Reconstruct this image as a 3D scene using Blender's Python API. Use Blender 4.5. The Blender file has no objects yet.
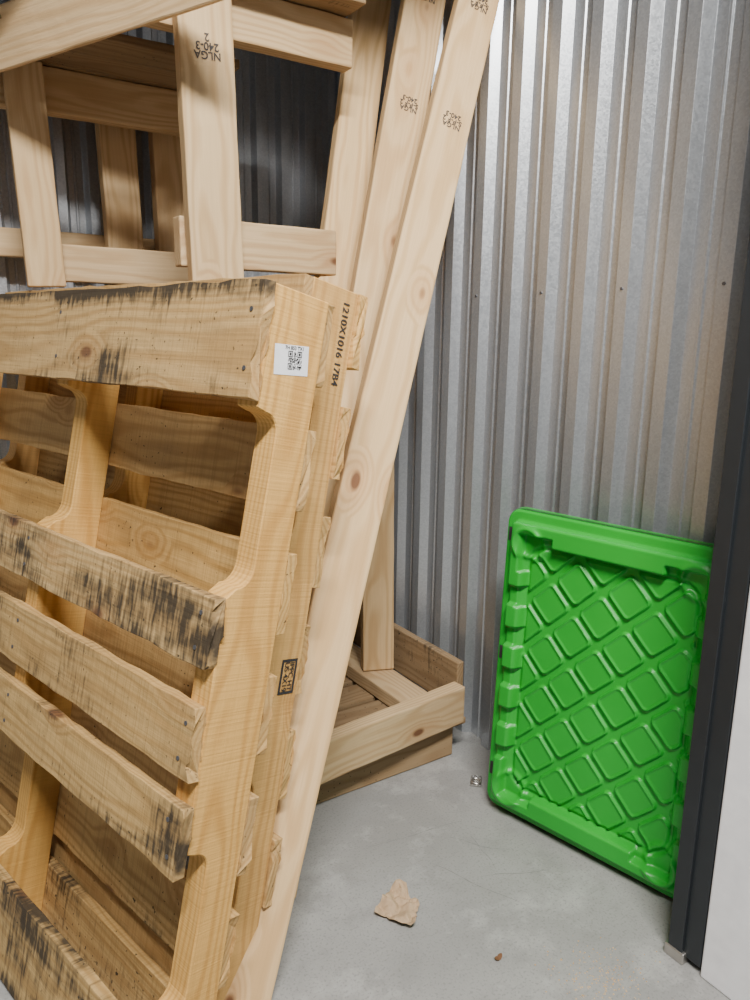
import bpy, bmesh, math, random
from mathutils import Vector, Matrix, noise
random.seed(7)
R=math.radians
scene=bpy.context.scene
H=0.985
# ---------------- camera
cam=bpy.data.cameras.new('camera'); co=bpy.data.objects.new('camera',cam)
scene.collection.objects.link(co)
cam.sensor_width=36; cam.lens=27.04; cam.clip_start=0.02
M=Matrix.Translation((0,0,H))@Matrix.Rotation(-R(33.5),4,'Z')@Matrix.Rotation(R(90-12.5),4,'X')@Matrix.Rotation(R(0.76),4,'Z')
co.matrix_world=M
scene.camera=co

# ---------------- node helpers
def newmat(name):
    m=bpy.data.materials.new(name); m.use_nodes=True
    nt=m.node_tree; b=nt.nodes['Principled BSDF']
    return m,nt,b
def N(nt,t,**kw):
    n=nt.nodes.new(t)
    for k,v in kw.items(): setattr(n,k,v)
    return n
def ramp(nt,src,stops):
    r=N(nt,'ShaderNodeValToRGB'); e=r.color_ramp.elements
    while len(e)<len(stops): e.new(0.5)
    for i,(p,c) in enumerate(stops):
        e[i].position=p; e[i].color=(*c,1) if len(c)==3 else c
    nt.links.new(src,r.inputs[0]); return r.outputs[0]
def mixc(nt,f,a,b,bt='MIX'):
    m=N(nt,'ShaderNodeMix',data_type='RGBA',blend_type=bt)
    for s,v in ((0,f),(6,a),(7,b)):
        if isinstance(v,(int,float)): m.inputs[s].default_value=v
        elif isinstance(v,tuple): m.inputs[s].default_value=(*v,1)
        else: nt.links.new(v,m.inputs[s])
    return m.outputs[2]
def math_(nt,op,a,b=None,clamp=False):
    m=N(nt,'ShaderNodeMath',operation=op,use_clamp=clamp)
    for i,v in enumerate((a,b)):
        if v is None: continue
        if isinstance(v,(int,float)): m.inputs[i].default_value=v
        else: nt.links.new(v,m.inputs[i])
    return m.outputs[0]
def mapping(nt,src,scale=(1,1,1),loc=(0,0,0)):
    m=N(nt,'ShaderNodeMapping'); m.inputs['Scale'].default_value=scale; m.inputs['Location'].default_value=loc
    nt.links.new(src,m.inputs[0]); return m.outputs[0]
def noise_(nt,vec,scale,detail=3,rough=0.5):
    n=N(nt,'ShaderNodeTexNoise'); n.inputs['Scale'].default_value=scale; n.inputs['Detail'].default_value=detail; n.inputs['Roughness'].default_value=rough
    nt.links.new(vec,n.inputs[0]); return n.outputs[0]
def bump(nt,b,h,s=0.3,d=0.002):
    n=N(nt,'ShaderNodeBump'); n.inputs['Strength'].default_value=s; n.inputs['Distance'].default_value=d
    nt.links.new(h,n.inputs['Height']); nt.links.new(n.outputs[0],b.inputs['Normal'])
def N_sep(nt,src):
    s=N(nt,'ShaderNodeSeparateColor'); nt.links.new(src,s.inputs[0]); return s.outputs[0]

def wood(name,light,dark,stain=0.0,ringamt=0.75,knots=0.5,saw=0.0,topedge=None):
    m,nt,b=newmat(name)
    tc=N(nt,'ShaderNodeTexCoord'); oi=N(nt,'ShaderNodeObjectInfo')
    rnd=oi.outputs['Random']
    cx=N(nt,'ShaderNodeCombineXYZ')
    nt.links.new(math_(nt,'MULTIPLY',rnd,31.0),cx.inputs[0])
    nt.links.new(math_(nt,'ADD',math_(nt,'MULTIPLY',math_(nt,'FRACT',math_(nt,'MULTIPLY',rnd,17.3)),0.08),-0.04),cx.inputs[1])
    nt.links.new(math_(nt,'ADD',math_(nt,'MULTIPLY',math_(nt,'FRACT',math_(nt,'MULTIPLY',rnd,7.7)),0.05),0.035),cx.inputs[2])
    add=N(nt,'ShaderNodeVectorMath',operation='ADD'); nt.links.new(tc.outputs['Object'],add.inputs[0]); nt.links.new(cx.outputs[0],add.inputs[1])
    vec=add.outputs[0]
    vo=N(nt,'ShaderNodeTexVoronoi'); vo.inputs['Scale'].default_value=1
    nt.links.new(mapping(nt,vec,(5.5,11,11)),vo.inputs[0])
    gate=math_(nt,'GREATER_THAN',N_sep(nt,vo.outputs['Color']),1-knots)
    kd=vo.outputs['Distance']
    knot=math_(nt,'MULTIPLY',ramp(nt,kd,[(0.0,(1,1,1)),(0.07,(1,1,1)),(0.12,(0,0,0))]),gate)
    halo=math_(nt,'MULTIPLY',ramp(nt,kd,[(0.05,(1,1,1)),(0.36,(0,0,0))]),gate)
    nz=N(nt,'ShaderNodeTexNoise'); nz.inputs['Scale'].default_value=1; nz.inputs['Detail'].default_value=2
    nt.links.new(mapping(nt,vec,(2.2,9,9)),nz.inputs[0])
    sub=N(nt,'ShaderNodeVectorMath',operation='SUBTRACT'); nt.links.new(nz.outputs['Color'],sub.inputs[0]); sub.inputs[1].default_value=(.5,.5,.5)
    sc=N(nt,'ShaderNodeVectorMath',operation='SCALE'); nt.links.new(sub.outputs[0],sc.inputs[0]); sc.inputs['Scale'].default_value=0.045
    ad2=N(nt,'ShaderNodeVectorMath',operation='ADD'); nt.links.new(mapping(nt,vec,(0.0,1,1)),ad2.inputs[0]); nt.links.new(sc.outputs[0],ad2.inputs[1])
    hx=N(nt,'ShaderNodeCombineXYZ'); hm=math_(nt,'MULTIPLY',halo,0.02); nt.links.new(hm,hx.inputs[1]); nt.links.new(hm,hx.inputs[2])
    ad3=N(nt,'ShaderNodeVectorMath',operation='ADD'); nt.links.new(ad2.outputs[0],ad3.inputs[0]); nt.links.new(hx.outputs[0],ad3.inputs[1])
    wv=N(nt,'ShaderNodeTexWave',wave_type='RINGS',rings_direction='X'); wv.inputs['Scale'].default_value=42; wv.inputs['Distortion'].default_value=0.6
    nt.links.new(ad3.outputs[0],wv.inputs[0])
    fine=noise_(nt,mapping(nt,vec,(6,260,260)),1,2)
    col=mixc(nt,math_(nt,'MULTIPLY',ramp(nt,wv.outputs[1],[(0.3,(0,0,0)),(0.98,(1,1,1))]),ringamt),light,dark)
    col=mixc(nt,math_(nt,'MULTIPLY',fine,0.32),col,tuple(c*0.55 for c in dark))
    blot=noise_(nt,mapping(nt,vec,(1.5,5,5)),1.3,3)
    col=mixc(nt,ramp(nt,blot,[(0.4,(0,0,0)),(0.75,(0.4,0.4,0.4))]),col,dark)
    col=mixc(nt,math_(nt,'MULTIPLY',halo,0.45),col,(dark[0]*.8,dark[1]*.6,dark[2]*.45))
    col=mixc(nt,math_(nt,'MULTIPLY',knot,0.88),col,(0.13,0.045,0.018))
    hsv=N(nt,'ShaderNodeHueSaturation'); nt.links.new(col,hsv.inputs['Color'])
    nt.links.new(math_(nt,'ADD',math_(nt,'MULTIPLY',rnd,0.24),0.86),hsv.inputs['Value'])
    nt.links.new(math_(nt,'ADD',math_(nt,'MULTIPLY',math_(nt,'FRACT',math_(nt,'MULTIPLY',rnd,5.3)),0.08),0.95),hsv.inputs['Saturation']); col=hsv.outputs[0]
    hgt=fine
    if saw>0:
        sm=noise_(nt,mapping(nt,vec,(330,4,4)),1,1)
        col=mixc(nt,math_(nt,'MULTIPLY',ramp(nt,sm,[(0.45,(0,0,0)),(0.7,(1,1,1))]),saw),col,tuple(c*0.55 for c in dark))
        hgt=math_(nt,'ADD',fine,sm)
    if stain>0:
        big=noise_(nt,mapping(nt,vec,(2.6,8,8)),1.0,5,0.66)
        big=math_(nt,'ADD',math_(nt,'MULTIPLY',big,0.6),math_(nt,'MULTIPLY',noise_(nt,mapping(nt,vec,(5,5,5)),1.0,1),0.4))
        st=noise_(nt,mapping(nt,vec,(150,18,18)),1,3)
        if topedge:
            s2=N(nt,'ShaderNodeSeparateXYZ'); nt.links.new(tc.outputs['Object'],s2.inputs[0])
            eg=math_(nt,'MULTIPLY',s2.outputs[1],topedge[0])
            eg=ramp(nt,eg,[(topedge[1]-0.032,(0,0,0)),(topedge[1],(0.21,0.21,0.21))])
            big=math_(nt,'ADD',big,eg)
        msk=math_(nt,'ADD',math_(nt,'MULTIPLY',st,0.32),big)
        msk=ramp(nt,msk,[(0.795-0.08*stain,(0,0,0)),(0.90-0.08*stain,(1,1,1))])
        sp=noise_(nt,vec,130,2)
        sp=ramp(nt,math_(nt,'ADD',sp,math_(nt,'MULTIPLY',big,0.4)),[(0.89,(0,0,0)),(0.94,(1,1,1))])
        dust=ramp(nt,big,[(0.44,(0,0,0)),(0.7,(0.35,0.35,0.35))])
        col=mixc(nt,dust,col,(0.22,0.165,0.105))
        col=mixc(nt,math_(nt,'MULTIPLY',math_(nt,'MAXIMUM',msk,sp),0.9),col,(0.022,0.019,0.016))
    nt.links.new(col,b.inputs['Base Color']); b.inputs['Roughness'].default_value=0.72
    b.inputs['Specular IOR Level'].default_value=0.3
    bump(nt,b,hgt,0.45,0.0013)
    return m

W_PAL=wood('pallet_wood',(0.70,0.445,0.17),(0.46,0.255,0.078),0.4,0.7,0.35,0.3)
W_PALD=wood('pallet_wood_stained',(0.66,0.44,0.185),(0.44,0.26,0.09),1.8,0.7,0.35,0.35)
W_PALM=wood('pallet_wood_spotted',(0.67,0.44,0.18),(0.44,0.26,0.09),1.45,0.7,0.35,0.35)
W_PALT=wood('pallet_wood_top',(0.69,0.445,0.175),(0.46,0.26,0.08),0.85,0.7,0.35,0.28,topedge=(-1,0.069))
W_STR=wood('stringer_wood',(0.80,0.48,0.155),(0.57,0.295,0.08),0.0,0.7,0.2,0.15)
W_LUM=wood('fresh_lumber',(0.81,0.565,0.295),(0.60,0.36,0.145),0.0,0.6,0.8)
W_CRA=wood('crate_lumber',(0.73,0.525,0.29),(0.53,0.33,0.15),0.0,0.65,0.5)
W_OLD=wood('aged_lumber',(0.38,0.26,0.14),(0.25,0.15,0.07),0.2,0.6,0.4)

def simple(name,col,rough=0.5,metal=0.0):
    m,nt,b=newmat(name)
    tc=N(nt,'ShaderNodeTexCoord'); n=noise_(nt,tc.outputs['Object'],40,3)
    c=mixc(nt,n,tuple(x*0.88 for x in col),tuple(min(1,x*1.1) for x in col))
    nt.links.new(c,b.inputs['Base Color']); b.inputs['Roughness'].default_value=rough; b.inputs['Metallic'].default_value=metal
    return m
M_INK=simple('ink',(0.03,0.028,0.03),0.7)
M_STAMP=simple('stamp_ink',(0.06,0.05,0.045),0.7)
M_WHITE=simple('white_paint',(0.90,0.90,0.93),0.45)
M_LABEL=simple('label_paper',(0.85,0.86,0.88),0.5)
M_TRACK=simple('dark_steel',(0.028,0.033,0.038),0.4,0.3)
M_PAPER=simple('brown_paper',(0.48,0.34,0.21),0.8)
M_LEAF=simple('dry_leaf',(0.17,0.08,0.035),0.7)
M_MET=simple('bright_metal',(0.5,0.48,0.45),0.35,0.9)
M_SCREW=simple('screw_steel',(0.16,0.16,0.17),0.4,0.7)
M_CEIL=simple('ceiling_grey',(0.22,0.22,0.23),0.7)

m,nt,b=newmat('galvanised_steel'); M_GALV=m
tc=N(nt,'ShaderNodeTexCoord'); o=tc.outputs['Object']
v=N(nt,'ShaderNodeTexVoronoi'); v.inputs['Scale'].default_value=300; nt.links.new(o,v.inputs[0])
sp=N_sep(nt,v.outputs['Color'])
c=mixc(nt,sp,(0.49,0.515,0.55),(0.58,0.605,0.635))
nt.links.new(c,b.inputs['Base Color']); b.inputs['Metallic'].default_value=0.72
nt.links.new(math_(nt,'ADD',math_(nt,'MULTIPLY',sp,0.08),0.31),b.inputs['Roughness'])

m,nt,b=newmat('concrete'); M_CONC=m
tc=N(nt,'ShaderNodeTexCoord'); o=tc.outputs['Object']
n1=noise_(nt,o,3.0,6,0.62); n2=noise_(nt,o,12,6,0.68); n3=noise_(nt,o,230,2)
c=mixc(nt,ramp(nt,n1,[(0.38,(0,0,0)),(0.62,(1,1,1))]),(0.28,0.277,0.267),(0.39,0.387,0.373))
c=mixc(nt,ramp(nt,n2,[(0.44,(0,0,0)),(0.62,(0.8,0.8,0.8))]),c,(0.26,0.257,0.247))
c=mixc(nt,ramp(nt,noise_(nt,mapping(nt,o,(1,1,1),(5,2,0)),7,5,0.7),[(0.54,(0,0,0)),(0.65,(0.45,0.45,0.45))]),c,(0.47,0.467,0.455))
c=mixc(nt,ramp(nt,n3,[(0.32,(0.45,0.45,0.45)),(0.46,(0,0,0))]),c,(0.16,0.158,0.155))
nt.links.new(c,b.inputs['Base Color']); b.inputs['Roughness'].default_value=0.5
bump(nt,b,n2,0.12,0.002)
M_SCR=simple('scratch_mark',(0.19,0.19,0.185),0.7)

m,nt,b=newmat('green_plastic'); M_GREEN=m
tc=N(nt,'ShaderNodeTexCoord'); n=noise_(nt,tc.outputs['Object'],7,4)
c=mixc(nt,n,(0.009,0.35,0.024),(0.015,0.43,0.038)); nt.links.new(c,b.inputs['Base Color']); b.inputs['Roughness'].default_value=0.40

# ---------------- mesh helpers
def link(o,parent=None):
    scene.collection.objects.link(o)
    if parent: o.parent=parent
    return o
def empty(name):
    e=bpy.data.objects.new(name,None); e.empty_display_size=0.1; return link(e)
def meshobj(name,verts,faces,mat,parent=None,smooth=False):
    me=bpy.data.meshes.new(name); me.from_pydata(verts,[],faces); me.update()
    bm=bmesh.new(); bm.from_mesh(me); bmesh.ops.recalc_face_normals(bm,faces=bm.faces); bm.to_mesh(me); bm.free()
    if smooth:
        for p in me.polygons: p.use_smooth=True
    me.materials.append(mat); return link(bpy.data.objects.new(name,me),parent)
def box(name,lo,hi,mat,parent=None,bev=0.0):
    x0,y0,z0=lo;x1,y1,z1=hi
    o=meshobj(name,[(x0,y0,z0),(x1,y0,z0),(x1,y1,z0),(x0,y1,z0),(x0,y0,z1),(x1,y0,z1),(x1,y1,z1),(x0,y1,z1)],
     [(0,3,2,1),(4,5,6,7),(0,1,5,4),(1,2,6,5),(2,3,7,6),(3,0,4,7)],mat,parent)
    if bev:
        bv=o.modifiers.new('b','BEVEL'); bv.width=bev; bv.segments=2
    return o
def frame(origin,X,Zh):
    X=X.normalized(); Z=(Zh-X*Zh.dot(X)).normalized(); Y=Z.cross(X)
    return Matrix(((X.x,Y.x,Z.x,origin.x),(X.y,Y.y,Z.y,origin.y),(X.z,Y.z,Z.z,origin.z),(0,0,0,1)))
def beam(name,p1,p2,w,t,hint,mat,parent=None,rough=0.0006,bev=0.003,ragged=1.5):
    """rectangular timber: length local X, wide face normal local Z ~ hint"""
    p1=Vector(p1);p2=Vector(p2);L=(p2-p1).length
    n=max(2,int(L/0.03)); seed=random.random()*100
    ny=10 if ragged>2 else 1
    ring=[(-1+2*k/ny,-1) for k in range(ny)]+[(1,-1)]+[(1-2*k/ny,1) for k in range(ny)]+[(-1,1)]
    m_=len(ring)
    vs=[];fs=[]
    for i in range(n+1):
        x=-L/2+L*i/n
        for j,(sy,sz) in enumerate(ring):
            q=Vector((x*18+seed,sy*7.3,sz*3.1))
            a=noise.noise(q)*rough*2; c=noise.noise(q+Vector((0,0,9.1)))*rough*(2 if ny==1 else 0.6)
            if ny>1 and abs(sy)==1: a+=noise.noise(Vector((x*60+seed,sy*9,3)))*rough*1.8
            ex=0
            if i in(0,n): ex=(noise.noise(Vector((sy*3+seed,i,2.0)))+0.7*noise.noise(Vector((sy*11+seed,i,5.0))))*rough*ragged
            vs.append((x+ex,sy*w/2+a,sz*t/2+c))
    for i in range(n):
        for j in range(m_):
            k=(j+1)%m_; fs.append((m_*i+j,m_*i+k,m_*i+m_+k,m_*i+m_+j))
    fs.append(tuple(range(m_-1,-1,-1))); fs.append(tuple(range(m_*n,m_*n+m_)))
    o=meshobj(name,vs,fs,mat,parent)
    bv=o.modifiers.new('b','BEVEL'); bv.width=bev; bv.segments=2; bv.limit_method='ANGLE'; bv.angle_limit=R(40)
    o.matrix_world=frame((p1+p2)/2,p2-p1,Vector(hint))
    return o
def text_on(o,s,x,y,z,size,rot,parent,name='ink_stamp',mat=None):
    cu=bpy.data.curves.new(name,'FONT'); cu.body=s; cu.size=size; cu.align_x='CENTER'; cu.align_y='CENTER'; cu.offset=size*0.015
    cu.space_line=0.8
    t=bpy.data.objects.new(name,cu); cu.materials.append(mat or M_INK); link(t,parent)
    t.matrix_world=o.matrix_world@Matrix.Translation((x,y,z))@Matrix.Rotation(rot,4,'Z')
    return t

# ---------------- room
WX=1.168; BY=1.97; CH=2.7
meshobj('floor',[(-1.4,-2.2,0),(WX+0.6,-2.2,0),(WX+0.6,BY+.05,0),(-1.4,BY+.05,0)],[(0,1,2,3)],M_CONC)
meshobj('ceiling',[(-1.4,-2.2,CH),(WX+0.6,-2.2,CH),(WX+0.6,BY+.05,CH),(-1.4,BY+.05,CH)],[(0,3,2,1)],M_CEIL)
PITCH=0.100
def corr(name,p0,d,L,nrm,z1=CH,pitch=PITCH,depth=0.020):
    p0=Vector(p0);d=Vector(d);nrm=Vector(nrm)
    prof=[];s=0
    k=pitch/0.096
    seg=[(0,0),(0.018,0),(0.0205,0.003),(0.0245,0.003),(0.027,0),(0.047,0),(0.059,1),(0.084,1)]
    while s<L:
        for a,h in seg:
            hh=depth if h==1 else h
            if s+a*k<=L: prof.append((s+a*k,hh))
        s+=pitch
    vs=[];fs=[]
    for a,h in prof:
        q=p0+d*a+nrm*h
        vs.append((q.x,q.y,0));vs.append((q.x,q.y,z1))
    for i in range(len(prof)-1): fs.append((2*i,2*i+2,2*i+3,2*i+1))
    o=meshobj(name,vs,fs,M_GALV)
    so=o.modifiers.new('s','SOLIDIFY'); so.thickness=0.001
    bv=o.modifiers.new('b','BEVEL'); bv.width=0.003; bv.segments=3; bv.limit_method='ANGLE'; bv.angle_limit=R(20)
    return o
corr('wall_right',(WX,0.56,0),(0,1,0),BY-0.56,(-1,0,0))
corr('wall_back',(-1.3,BY,0),(1,0,0),WX+1.3,(0,-1,0),pitch=0.072)
corr('wall_left',(-1.3,0.56,0),(0,1,0),BY-0.56,(1,0,0))
scr=empty('wall_screws')
for z in (1.07,1.9):
    for k in (1,3,5,7,9,11,13):
        y=0.56+PITCH*k+0.074
        bpy.ops.mesh.primitive_cylinder_add(vertices=6,radius=0.003,depth=0.003,location=(WX-0.0205,y,z),rotation=(0,R(90),0))
        s=bpy.context.object; s.name='screw'; s.data.materials.append(M_SCREW); s.parent=scr
# door frame: jamb, roll-up guide
jx=0.988
jamb=empty('door_jamb')
box('guide_track',(jx,0.545,0.012),(jx+0.03,0.60,CH),M_TRACK,jamb,0.002)
box('track_lip',(jx-0.006,0.575,0.012),(jx+0.0,0.60,CH),M_TRACK,jamb,0.001)
box('white_post',(jx-0.002,0.30,0.0),(jx+0.15,0.543,CH),M_WHITE,jamb,0.003)
box('return_panel',(jx+0.03,0.55,0.0),(WX+0.02,0.57,CH),M_TRACK,jamb)
box('track_foot',(jx-0.008,0.57,0.0),(jx+0.02,0.605,0.02),M_MET,jamb,0.002)
# unseen header added above the door opening to shade the back wall
box('shade_header',(-1.35,0.50,2.12),(jx-0.01,0.543,CH),M_WHITE)

# ---------------- pallets
uh=Vector((math.sin(R(-14.2)),math.cos(R(-14.2)),0)); wh=Vector((math.cos(R(-14.2)),-math.sin(R(-14.2)),0))
def pallet(name,T,lean,L,S,mn,mf,ms,seed):
    """T: near top corner. u: along deck boards, v: up, w: through thickness"""
    random.seed(seed)
    e=empty(name)
    up=(Vector((0,0,1))*math.cos(lean)+wh*math.sin(lean)).normalized()
    u=(uh-up*uh.dot(up)).normalized()
    w=u.cross(up).normalized()
    if w.dot(wh)<0: w=-w
    T=Vector(T); dn=-up
    def P(uu,s,ww): return T+u*uu+dn*s+w*ww
    td=0.016; sw=0.089
    for k,uu in enumerate((0.0,S/2-0.019,S-0.038)):
        n1=(0.146,0.375); n2=(L-0.375,L-0.146); r=0.022; dp=0.036
        line=[(0.0,0.0)]
        for a,b2 in (n1,n2):
            line.append((a,0.0))
            for i in range(7):
                t=i/6*math.pi/2; line.append((a+0.004+r*(1-math.cos(t)),dp-r+r*math.sin(t)))
            for i in range(7):
                t=i/6*math.pi/2; line.append((b2-0.012-r*1.3*(1-math.sin(t)) ,dp-r+r*math.cos(t)))
            line.append((b2,0.0))
        line+=[(L,0.0),(L,sw),(0,sw)]
        c=P(uu+0.019,L/2,td+sw/2)
        mw=frame(c,dn,-u); inv=mw.inverted()
        vs=[];m_=len(line)
        for du in (0,0.038):
            for s,q in line: vs.append(inv@P(uu+du,s,td+q))
        fs=[tuple(range(m_)),tuple(range(2*m_-1,m_-1,-1))]+[(i,(i+1)%m_,m_+(i+1)%m_,m_+i) for i in range(m_)]
        o=meshobj('stringer',[tuple(x) for x in vs],fs,ms,e)
        bv=o.modifiers.new('b','BEVEL'); bv.width=0.0015; bv.segments=1; bv.limit_method='ANGLE'; bv.angle_limit=R(60)
        o.matrix_world=mw
        if k==0: outer=o
    near=[(0.0,0.138),(0.375,0.461),(0.508,0.598),(0.631,0.716),(L-0.138,L)]
    for i,(a,b2) in enumerate(near):
        j=random.uniform(-.003,.003)
        beam('near_deck_board',P(0+j,(a+b2)/2,td/2),P(S+j,(a+b2)/2,td/2),b2-a,td,-w,mn[i],e,0.0014,0.0010,6)
    nb=7;wd=0.105
    for i in range(nb):
        s=wd/2+(L-wd)*i/(nb-1); j=random.uniform(-.006,.006)
        beam('far_deck_board',P(j,s,td*1.5+sw),P(S+j,s,td*1.5+sw),wd,td,w,mf,e,0.0012,0.0010,6)
    for (a,b2) in near:
        for uu in (0.019,S/2):
            for f in (0.25,0.75):
                p=P(uu+random.uniform(-.006,.006),a+(b2-a)*f,-0.0004)
                bpy.ops.mesh.primitive_cylinder_add(vertices=8,radius=0.003,depth=0.0012,location=p)
                s_=bpy.context.object; s_.name='nail_head'; s_.rotation_euler=w.to_track_quat('Z','Y').to_euler(); s_.data.materials.append(M_SCREW); s_.parent=e
    return e,outer
Lp=1.067
pal1,str1=pallet('wooden_pallet',(0.386,0.816,1.045),R(13),Lp,0.98,[W_PALT,W_PALD,W_PALM,W_PALM,W_PALD],W_PAL,W_STR,3)
T2=Vector((0.386,0.816,1.062))+wh*0.126+uh*0.070
pal2,str2=pallet('wooden_pallet.001',T2,R(12.6),1.075,0.96,[W_PAL]*5,W_PAL,W_STR,11)

# sticker
st=empty('qr_sticker')
fm=str1.matrix_world@Matrix.Translation((-Lp/2+0.082,-0.003,0.0195))@Matrix.Rotation(R(8),4,'Z')
lb=meshobj('label',[(-0.018,-0.027,0),(0.018,-0.027,0),(0.018,0.027,0),(-0.018,0.027,0)],[(0,1,2,3)],M_LABEL,st); lb.matrix_world=fm
random.seed(5); vs=[];fs=[]
n=21;q=0.022/n
for i in range(n):
    for j in range(n):
        finder=lambda a,b: a in(0,6) or b in(0,6) or (2<=a<=4 and 2<=b<=4)
        inf=lambda a,b:(a<7 and b<7)
        if i<8 and j<8: on=inf(i,j) and finder(i,j)
        elif i<8 and j>=n-8: on=inf(i,n-1-j) and finder(i,n-1-j)
        elif i>=n-8 and j<8: on=inf(n-1-i,j) and finder(n-1-i,j)
        else: on=random.random()<0.5
        if on:
            x=-0.011+i*q; y=-0.006+j*q; k=len(vs)
            vs+=[(x,y,0.0004),(x+q,y,0.0004),(x+q,y+q,0.0004),(x,y+q,0.0004)]; fs.append((k,k+1,k+2,k+3))
o=meshobj('qr_code',vs,fs,M_INK,st); o.matrix_world=fm
text_on(lb,'7H 853 TX1',-0.0145,0.004,0.0005,0.006,R(90),st,'label_text')
text_on(str2,'1210X1016 17B4',-0.462,0.022,0.0200,0.017,0,pal2,'ink_stamp')
sb=meshobj('treatment_stamp',[(-0.026,-0.015,0),(0.026,-0.015,0),(0.026,0.015,0),(-0.026,0.015,0),(-0.022,-0.011,0),(0.022,-0.011,0),(0.022,0.011,0),(-0.022,0.011,0)],
  [(0,1,5,4),(1,2,6,5),(2,3,7,6),(3,0,4,7)],M_INK,pal2); sb.matrix_world=str2.matrix_world@Matrix.Translation((0.020,0.022,0.0198))
text_on(str2,'IPPC HT\nUS 4X19',0.020,0.022,0.0200,0.012,0,pal2,'treatment_text')
# ---------------- long leaning lumber
def leaner(name,p1,p2,w,t,hint):
    e=empty(name); o=beam('timber',p1,p2,w,t,hint,W_LUM,e,0.0004,0.004); return e,o
a1=Vector((0.352,0.878,0.01)); a2=Vector((1.082,1.300,1.615)); d=(a2-a1)
eA,oA=leaner('leaning_lumber_board',a1,a1+d*1.03,0.084,0.038,(-0.25,-1,0.3))
b1=Vector((0.487,1.058,0.01)); b2=Vector((1.06,1.44,1.68))
eB,oB=leaner('leaning_lumber_board.001',b1,b1+(b2-b1)*1.07,0.089,0.038,(-0.25,-1,0.3))
c1=Vector((0.515,1.14,0.01)); c2=Vector((1.035,1.61,1.72))
eC,oC=leaner('leaning_lumber_board.002',c1,c1+(c2-c1)*1.10,0.089,0.038,(-0.15,-1,0.3))
for o_,e_,xs in ((oA,eA,(0.61,0.885)),(oB,eB,(0.58,0.835))):
    for x in xs: text_on(o_,'NLGA\nS-P-F 2\n240-3',x,-0.002,0.0203,0.014,R(90),e_,'grade_stamp',M_STAMP)

# ---------------- base crate (floor)
cr=empty('crate_base')
for y in (1.27,1.55,1.84):
    beam('skid',(0.66,y,0.044),(1.06,y,0.044),0.085,0.038,(0,-1,0),W_OLD,cr)
for i,y in enumerate((1.27,1.37,1.47,1.57,1.67,1.77,1.87)):
    beam('slat',(0.64,y,0.096),(1.08,y,0.096),0.082,0.016,(0,0,1),W_OLD,cr)
beam('front_rail',(0.62,1.20,0.139),(1.07,1.245,0.139),0.092,0.036,(0,-1,0),W_CRA,cr)
beam('side_rail',(1.083,1.26,0.17),(1.083,1.90,0.17),0.12,0.02,(-1,0,0),W_OLD,cr)
beam('inner_cleat',(0.99,1.30,0.125),(0.99,1.88,0.125),0.085,0.036,(0,0,1),W_CRA,cr)
beam('post',(1.0,1.49,0.145),(1.02,1.55,1.25),0.080,0.036,(-0.4,-1,0),W_CRA,cr)

# ---------------- upper stick crate
uc=empty('stick_crate')
fp=beam('front_post',(0.562,1.395,0.9),(0.535,1.390,2.0),0.098,0.036,(-0.1,-1,0),W_CRA,uc)
text_on(fp,'NLGA\n240-3\n2',0.020,0.0,0.0195,0.018,R(90),uc,'grade_stamp',M_STAMP)
beam('front_low_rail',(0.50,1.437,1.148),(0.835,1.437,1.148),0.089,0.036,(0,-1,0),W_CRA,uc)
beam('front_top_rail',(0.45,1.437,1.550),(0.872,1.437,1.550),0.089,0.036,(0,-1,0),W_CRA,uc)
beam('back_top_rail',(0.25,1.76,1.455),(0.66,1.76,1.455),0.085,0.036,(0,-1,0),W_CRA,uc)
beam('back_low_rail',(0.30,1.76,1.122),(0.66,1.76,1.122),0.075,0.036,(0,-1,0),W_CRA,uc)
beam('side_post',(0.318,1.72,1.07),(0.303,1.72,1.49),0.072,0.036,(-0.1,-1,0),W_CRA,uc)
beam('rear_post_a',(0.52,1.85,1.07),(0.51,1.85,1.495),0.080,0.036,(0,-1,0),W_CRA,uc)
beam('rear_post_b',(0.635,1.85,1.07),(0.63,1.85,1.495),0.080,0.036,(0,-1,0),W_CRA,uc)
beam('rear_rail',(-0.1,1.90,1.17),(0.78,1.90,1.17),0.06,0.036,(0,-1,0),W_CRA,uc)
beam('diagonal_top_rail',(0.15,1.73,1.46),(0.51,1.20,1.53),0.089,0.036,(-.8,-1,-0.5),W_CRA,uc)
for i in range(2):
    y=1.40+i*0.105
    beam('deck_slat',(-0.1,y,1.606),(0.86,y,1.606),0.098,0.018,(0,0,-1),W_OLD,uc)
for i in range(4):
    y=1.585+i*0.098
    beam('rear_deck_slat',(-0.1,y,1.508),(0.68,y,1.508),0.093,0.018,(0,0,-1),W_OLD,uc)

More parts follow.
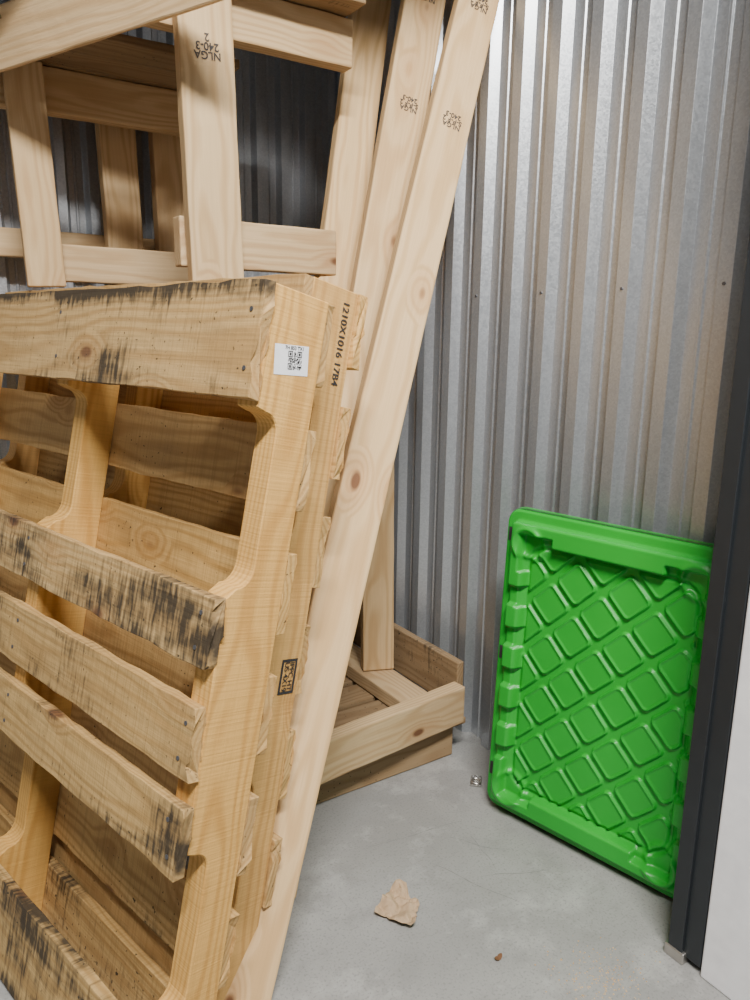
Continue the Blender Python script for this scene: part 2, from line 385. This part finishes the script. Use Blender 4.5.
# ---------------- green lid
def lid():
    W=0.45;L=0.645;nx=200;ny=280
    def rr(x,y,hx,hy,r):
        qx=abs(x)-(hx-r);qy=abs(y)-(hy-r)
        return math.hypot(max(qx,0),max(qy,0))+min(max(qx,qy),0)-r
    def ss(a,b,x):
        t=min(1,max(0,(x-a)/(b-a)));return t*t*(3-2*t)
    def hgt(x,y):
        d=-rr(x,y,W/2,L/2,0.03)
        h=0.006*ss(0,0.004,d)
        wv=0.0; cut=0.0
        if abs(x)>W/2-0.09 and abs(y)<L/2-0.12:
            k=y/0.086; f=k-math.floor(k); wv=0.012 if f<0.5 else 0
            if f>0.5: cut=ss(0.5,0.56,f)*(1-ss(0.94,1.0,f))*0.6
        if abs(y)>L/2-0.09 and abs(x)<0.11: wv=0.018
        ridge=ss(0.020,0.026,d)*(1-ss(0.042+wv,0.048+wv,d))
        h+=0.019*ridge*(1-cut)
        ax=abs(x)-(W/2-0.062); ay=abs(y)-(L/2-0.062)
        cr_=math.hypot(ax,ay)
        if ax>-0.05 and ay>-0.05: h+=0.006*math.exp(-((cr_-0.030)/0.006)**2)
        ins=-rr(x,y,W/2-0.052,L/2-0.062,0.05)
        h-=0.007*ss(-0.004,0.004,ins)
        a=(x+y)/math.sqrt(2)+0.012; b2=(x-y)/math.sqrt(2)
        p=0.074; a=(a/p-math.floor(a/p)-0.5)*p; b2=(b2/p-math.floor(b2/p)-0.5)*p
        dd=-rr(a,b2,0.0320,0.0320,0.012)
        di=ss(0,0.003,dd)*(1-0.45*ss(0.003,0.007,dd))
        return h+0.008*di*ss(0.006,0.012,ins)
    vs=[];fs=[]; r=0.03
    for j in range(ny+1):
        y=-L/2+L*j/ny
        hw=W/2; e=abs(y)-(L/2-r)
        if e>0: hw=W/2-r+math.sqrt(max(0,r*r-e*e))
        for i in range(nx+1):
            x=-hw+2*hw*i/nx
            vs.append((x,y,hgt(x,y)))
    def id(i,j): return j*(nx+1)+i
    for j in range(ny):
        for i in range(nx):
            fs.append((id(i,j),id(i+1,j),id(i+1,j+1),id(i,j+1)))
    ring=[id(i,0) for i in range(nx+1)]+[id(nx,j) for j in range(1,ny+1)]+[id(i,ny) for i in range(nx-1,-1,-1)]+[id(0,j) for j in range(ny-1,0,-1)]
    k=len(vs)
    for q in ring: vs.append((vs[q][0]*1.008,vs[q][1]*1.006,-0.016))
    m_=len(ring)
    for i in range(m_): fs.append((ring[i],ring[(i+1)%m_],k+(i+1)%m_,k+i))
    e=empty('storage_tote_lid')
    me=bpy.data.meshes.new('lid_shell'); me.from_pydata(vs,[],fs); me.update()
    for p in me.polygons: p.use_smooth=True
    me.materials.append(M_GREEN); o=link(bpy.data.objects.new('lid_shell',me),e)
    ang=R(12)
    wd=Vector((-math.sin(ang),math.cos(ang),0))
    nr=Vector((-math.cos(ang),-math.sin(ang),0))
    BL=Vector((1.006,1.068,0.006))
    lean=math.atan2(0.030,0.64)
    upv=(Vector((0,0,1))*math.cos(lean)-nr*math.sin(lean)).normalized()
    X=-wd; Y=upv; Z=X.cross(Y)
    c=BL+X*W/2+Y*L/2
    o.matrix_world=Matrix(((X.x,Y.x,Z.x,c.x),(X.y,Y.y,Z.y,c.y),(X.z,Y.z,Z.z,c.z),(0,0,0,1)))
    for sx,sy in ((-1,0.27),(-1,0.02),(-1,-0.24),(1,0.27),(1,0.02),(1,-0.24)):
        s=box('slot',(-0.004,-0.014,-0.001),(0.004,0.014,0.0008),M_INK,e,0.0)
        s.matrix_world=o.matrix_world@Matrix.Translation((sx*(W/2-0.011),sy,0.0062))
    return e
lid()

# ---------------- debris
def scrap(name,c,outline,mat,seed,hz=0.02,rot=0):
    """torn flat piece with creases: outline = polar radii"""
    vs=[];fs=[]; n=48;rings=14;K=len(outline)
    for k in range(rings+1):
        for i in range(n):
            t=2*math.pi*i/n; f=i/n*K; i0=int(f)%K; fr=f-int(f)
            r=(outline[i0]*(1-fr)+outline[(i0+1)%K]*fr)*(1+0.10*noise.noise(Vector((math.cos(t)*5,math.sin(t)*5,seed))))*k/rings
            x=r*math.cos(t);y=r*math.sin(t)
            z=0.0015+hz*abs(noise.noise(Vector((x*24,y*24,seed))))+hz*0.4*abs(noise.noise(Vector((x*60,y*60,seed))))
            vs.append((x,y,z))
    for k in range(rings):
        for i in range(n):
            fs.append((k*n+i,k*n+(i+1)%n,(k+1)*n+(i+1)%n,(k+1)*n+i))
    o=meshobj(name,vs,fs,mat); o.location=c; o.rotation_euler=(0,0,rot)
    return o
scrap('crumpled_paper_scrap',(0.662,0.912,0),[0.056,0.038,0.030,0.042,0.028,0.034,0.052,0.034,0.040,0.034],M_PAPER,4.3,0.030,0.9)
scrap('dry_leaf_bit',(0.741,0.74,0),[0.009,0.004,0.006,0.008,0.004,0.005],M_LEAF,9,0.006,0.3)
lt=empty('metal_latch')
o=box('plate',(-0.020,-0.012,0),(0.020,0.012,0.004),M_MET,lt,0.001); o.location=(1.035,1.135,0.001); o.rotation_euler=(0,0,0.8)
bpy.ops.mesh.primitive_torus_add(major_radius=0.010,minor_radius=0.0022,location=(1.030,1.130,0.007)); t=bpy.context.object; t.name='ring'; t.data.materials.append(M_MET); t.parent=lt
sd=empty('sawdust_crumbs'); random.seed(2)
vs=[];fs=[]
for i in range(320):
    x=random.gauss(0.85,0.04);y=random.gauss(0.62,0.035);s=random.uniform(0.0008,0.0024);k=len(vs)
    vs+=[(x,y,0),(x+s,y,0),(x,y+s,0),(x+s*.3,y+s*.3,s)];fs+=[(k,k+1,k+3),(k+1,k+2,k+3),(k+2,k,k+3)]
meshobj('crumbs',vs,fs,W_LUM,sd)
sk=empty('floor_scratches'); random.seed(14)
for (x0,y0,x1,y1) in ((0.78,0.98,0.86,0.80),(0.86,1.02,0.93,0.93),(0.70,1.08,0.92,1.05),(0.84,0.90,0.97,0.84),(0.90,1.0,0.88,0.90)):
    vs=[];fs=[];n=24
    dx,dy=x1-x0,y1-y0;Ld=math.hypot(dx,dy);px_,py_=-dy/Ld,dx/Ld;s0=random.random()*50
    for i in range(n+1):
        t=i/n;o_=0.010*noise.noise(Vector((t*2.2,s0,0)));w_=0.0008*math.sin(math.pi*t)**0.5*(0.6+noise.noise(Vector((t*15,s0,4))))
        w_=max(w_,0.0001)
        cx_,cy_=x0+dx*t+px_*o_,y0+dy*t+py_*o_
        vs+=[(cx_-px_*w_,cy_-py_*w_,0.0004),(cx_+px_*w_,cy_+py_*w_,0.0004)]
    for i in range(n): fs.append((2*i,2*i+1,2*i+3,2*i+2))
    meshobj('scratch',vs,fs,M_SCR,sk)

# ---------------- lights
def area(name,loc,tgt,sx,sy,e,col=(1,1,1)):
    l=bpy.data.lights.new(name,'AREA'); l.shape='RECTANGLE'; l.size=sx; l.size_y=sy; l.energy=e; l.color=col
    o=link(bpy.data.objects.new(name,l)); o.location=loc
    o.rotation_euler=(Vector(tgt)-Vector(loc)).to_track_quat('-Z','Y').to_euler(); return o
area('hallway_ceiling_light',(0.05,-0.40,2.6),(0.5,1.0,0.3),1.0,0.12,134,(1,0.975,0.93))
w=bpy.data.worlds.new('world'); scene.world=w; w.use_nodes=True
w.node_tree.nodes['Background'].inputs[0].default_value=(0.88,0.94,1,1); w.node_tree.nodes['Background'].inputs[1].default_value=0.14
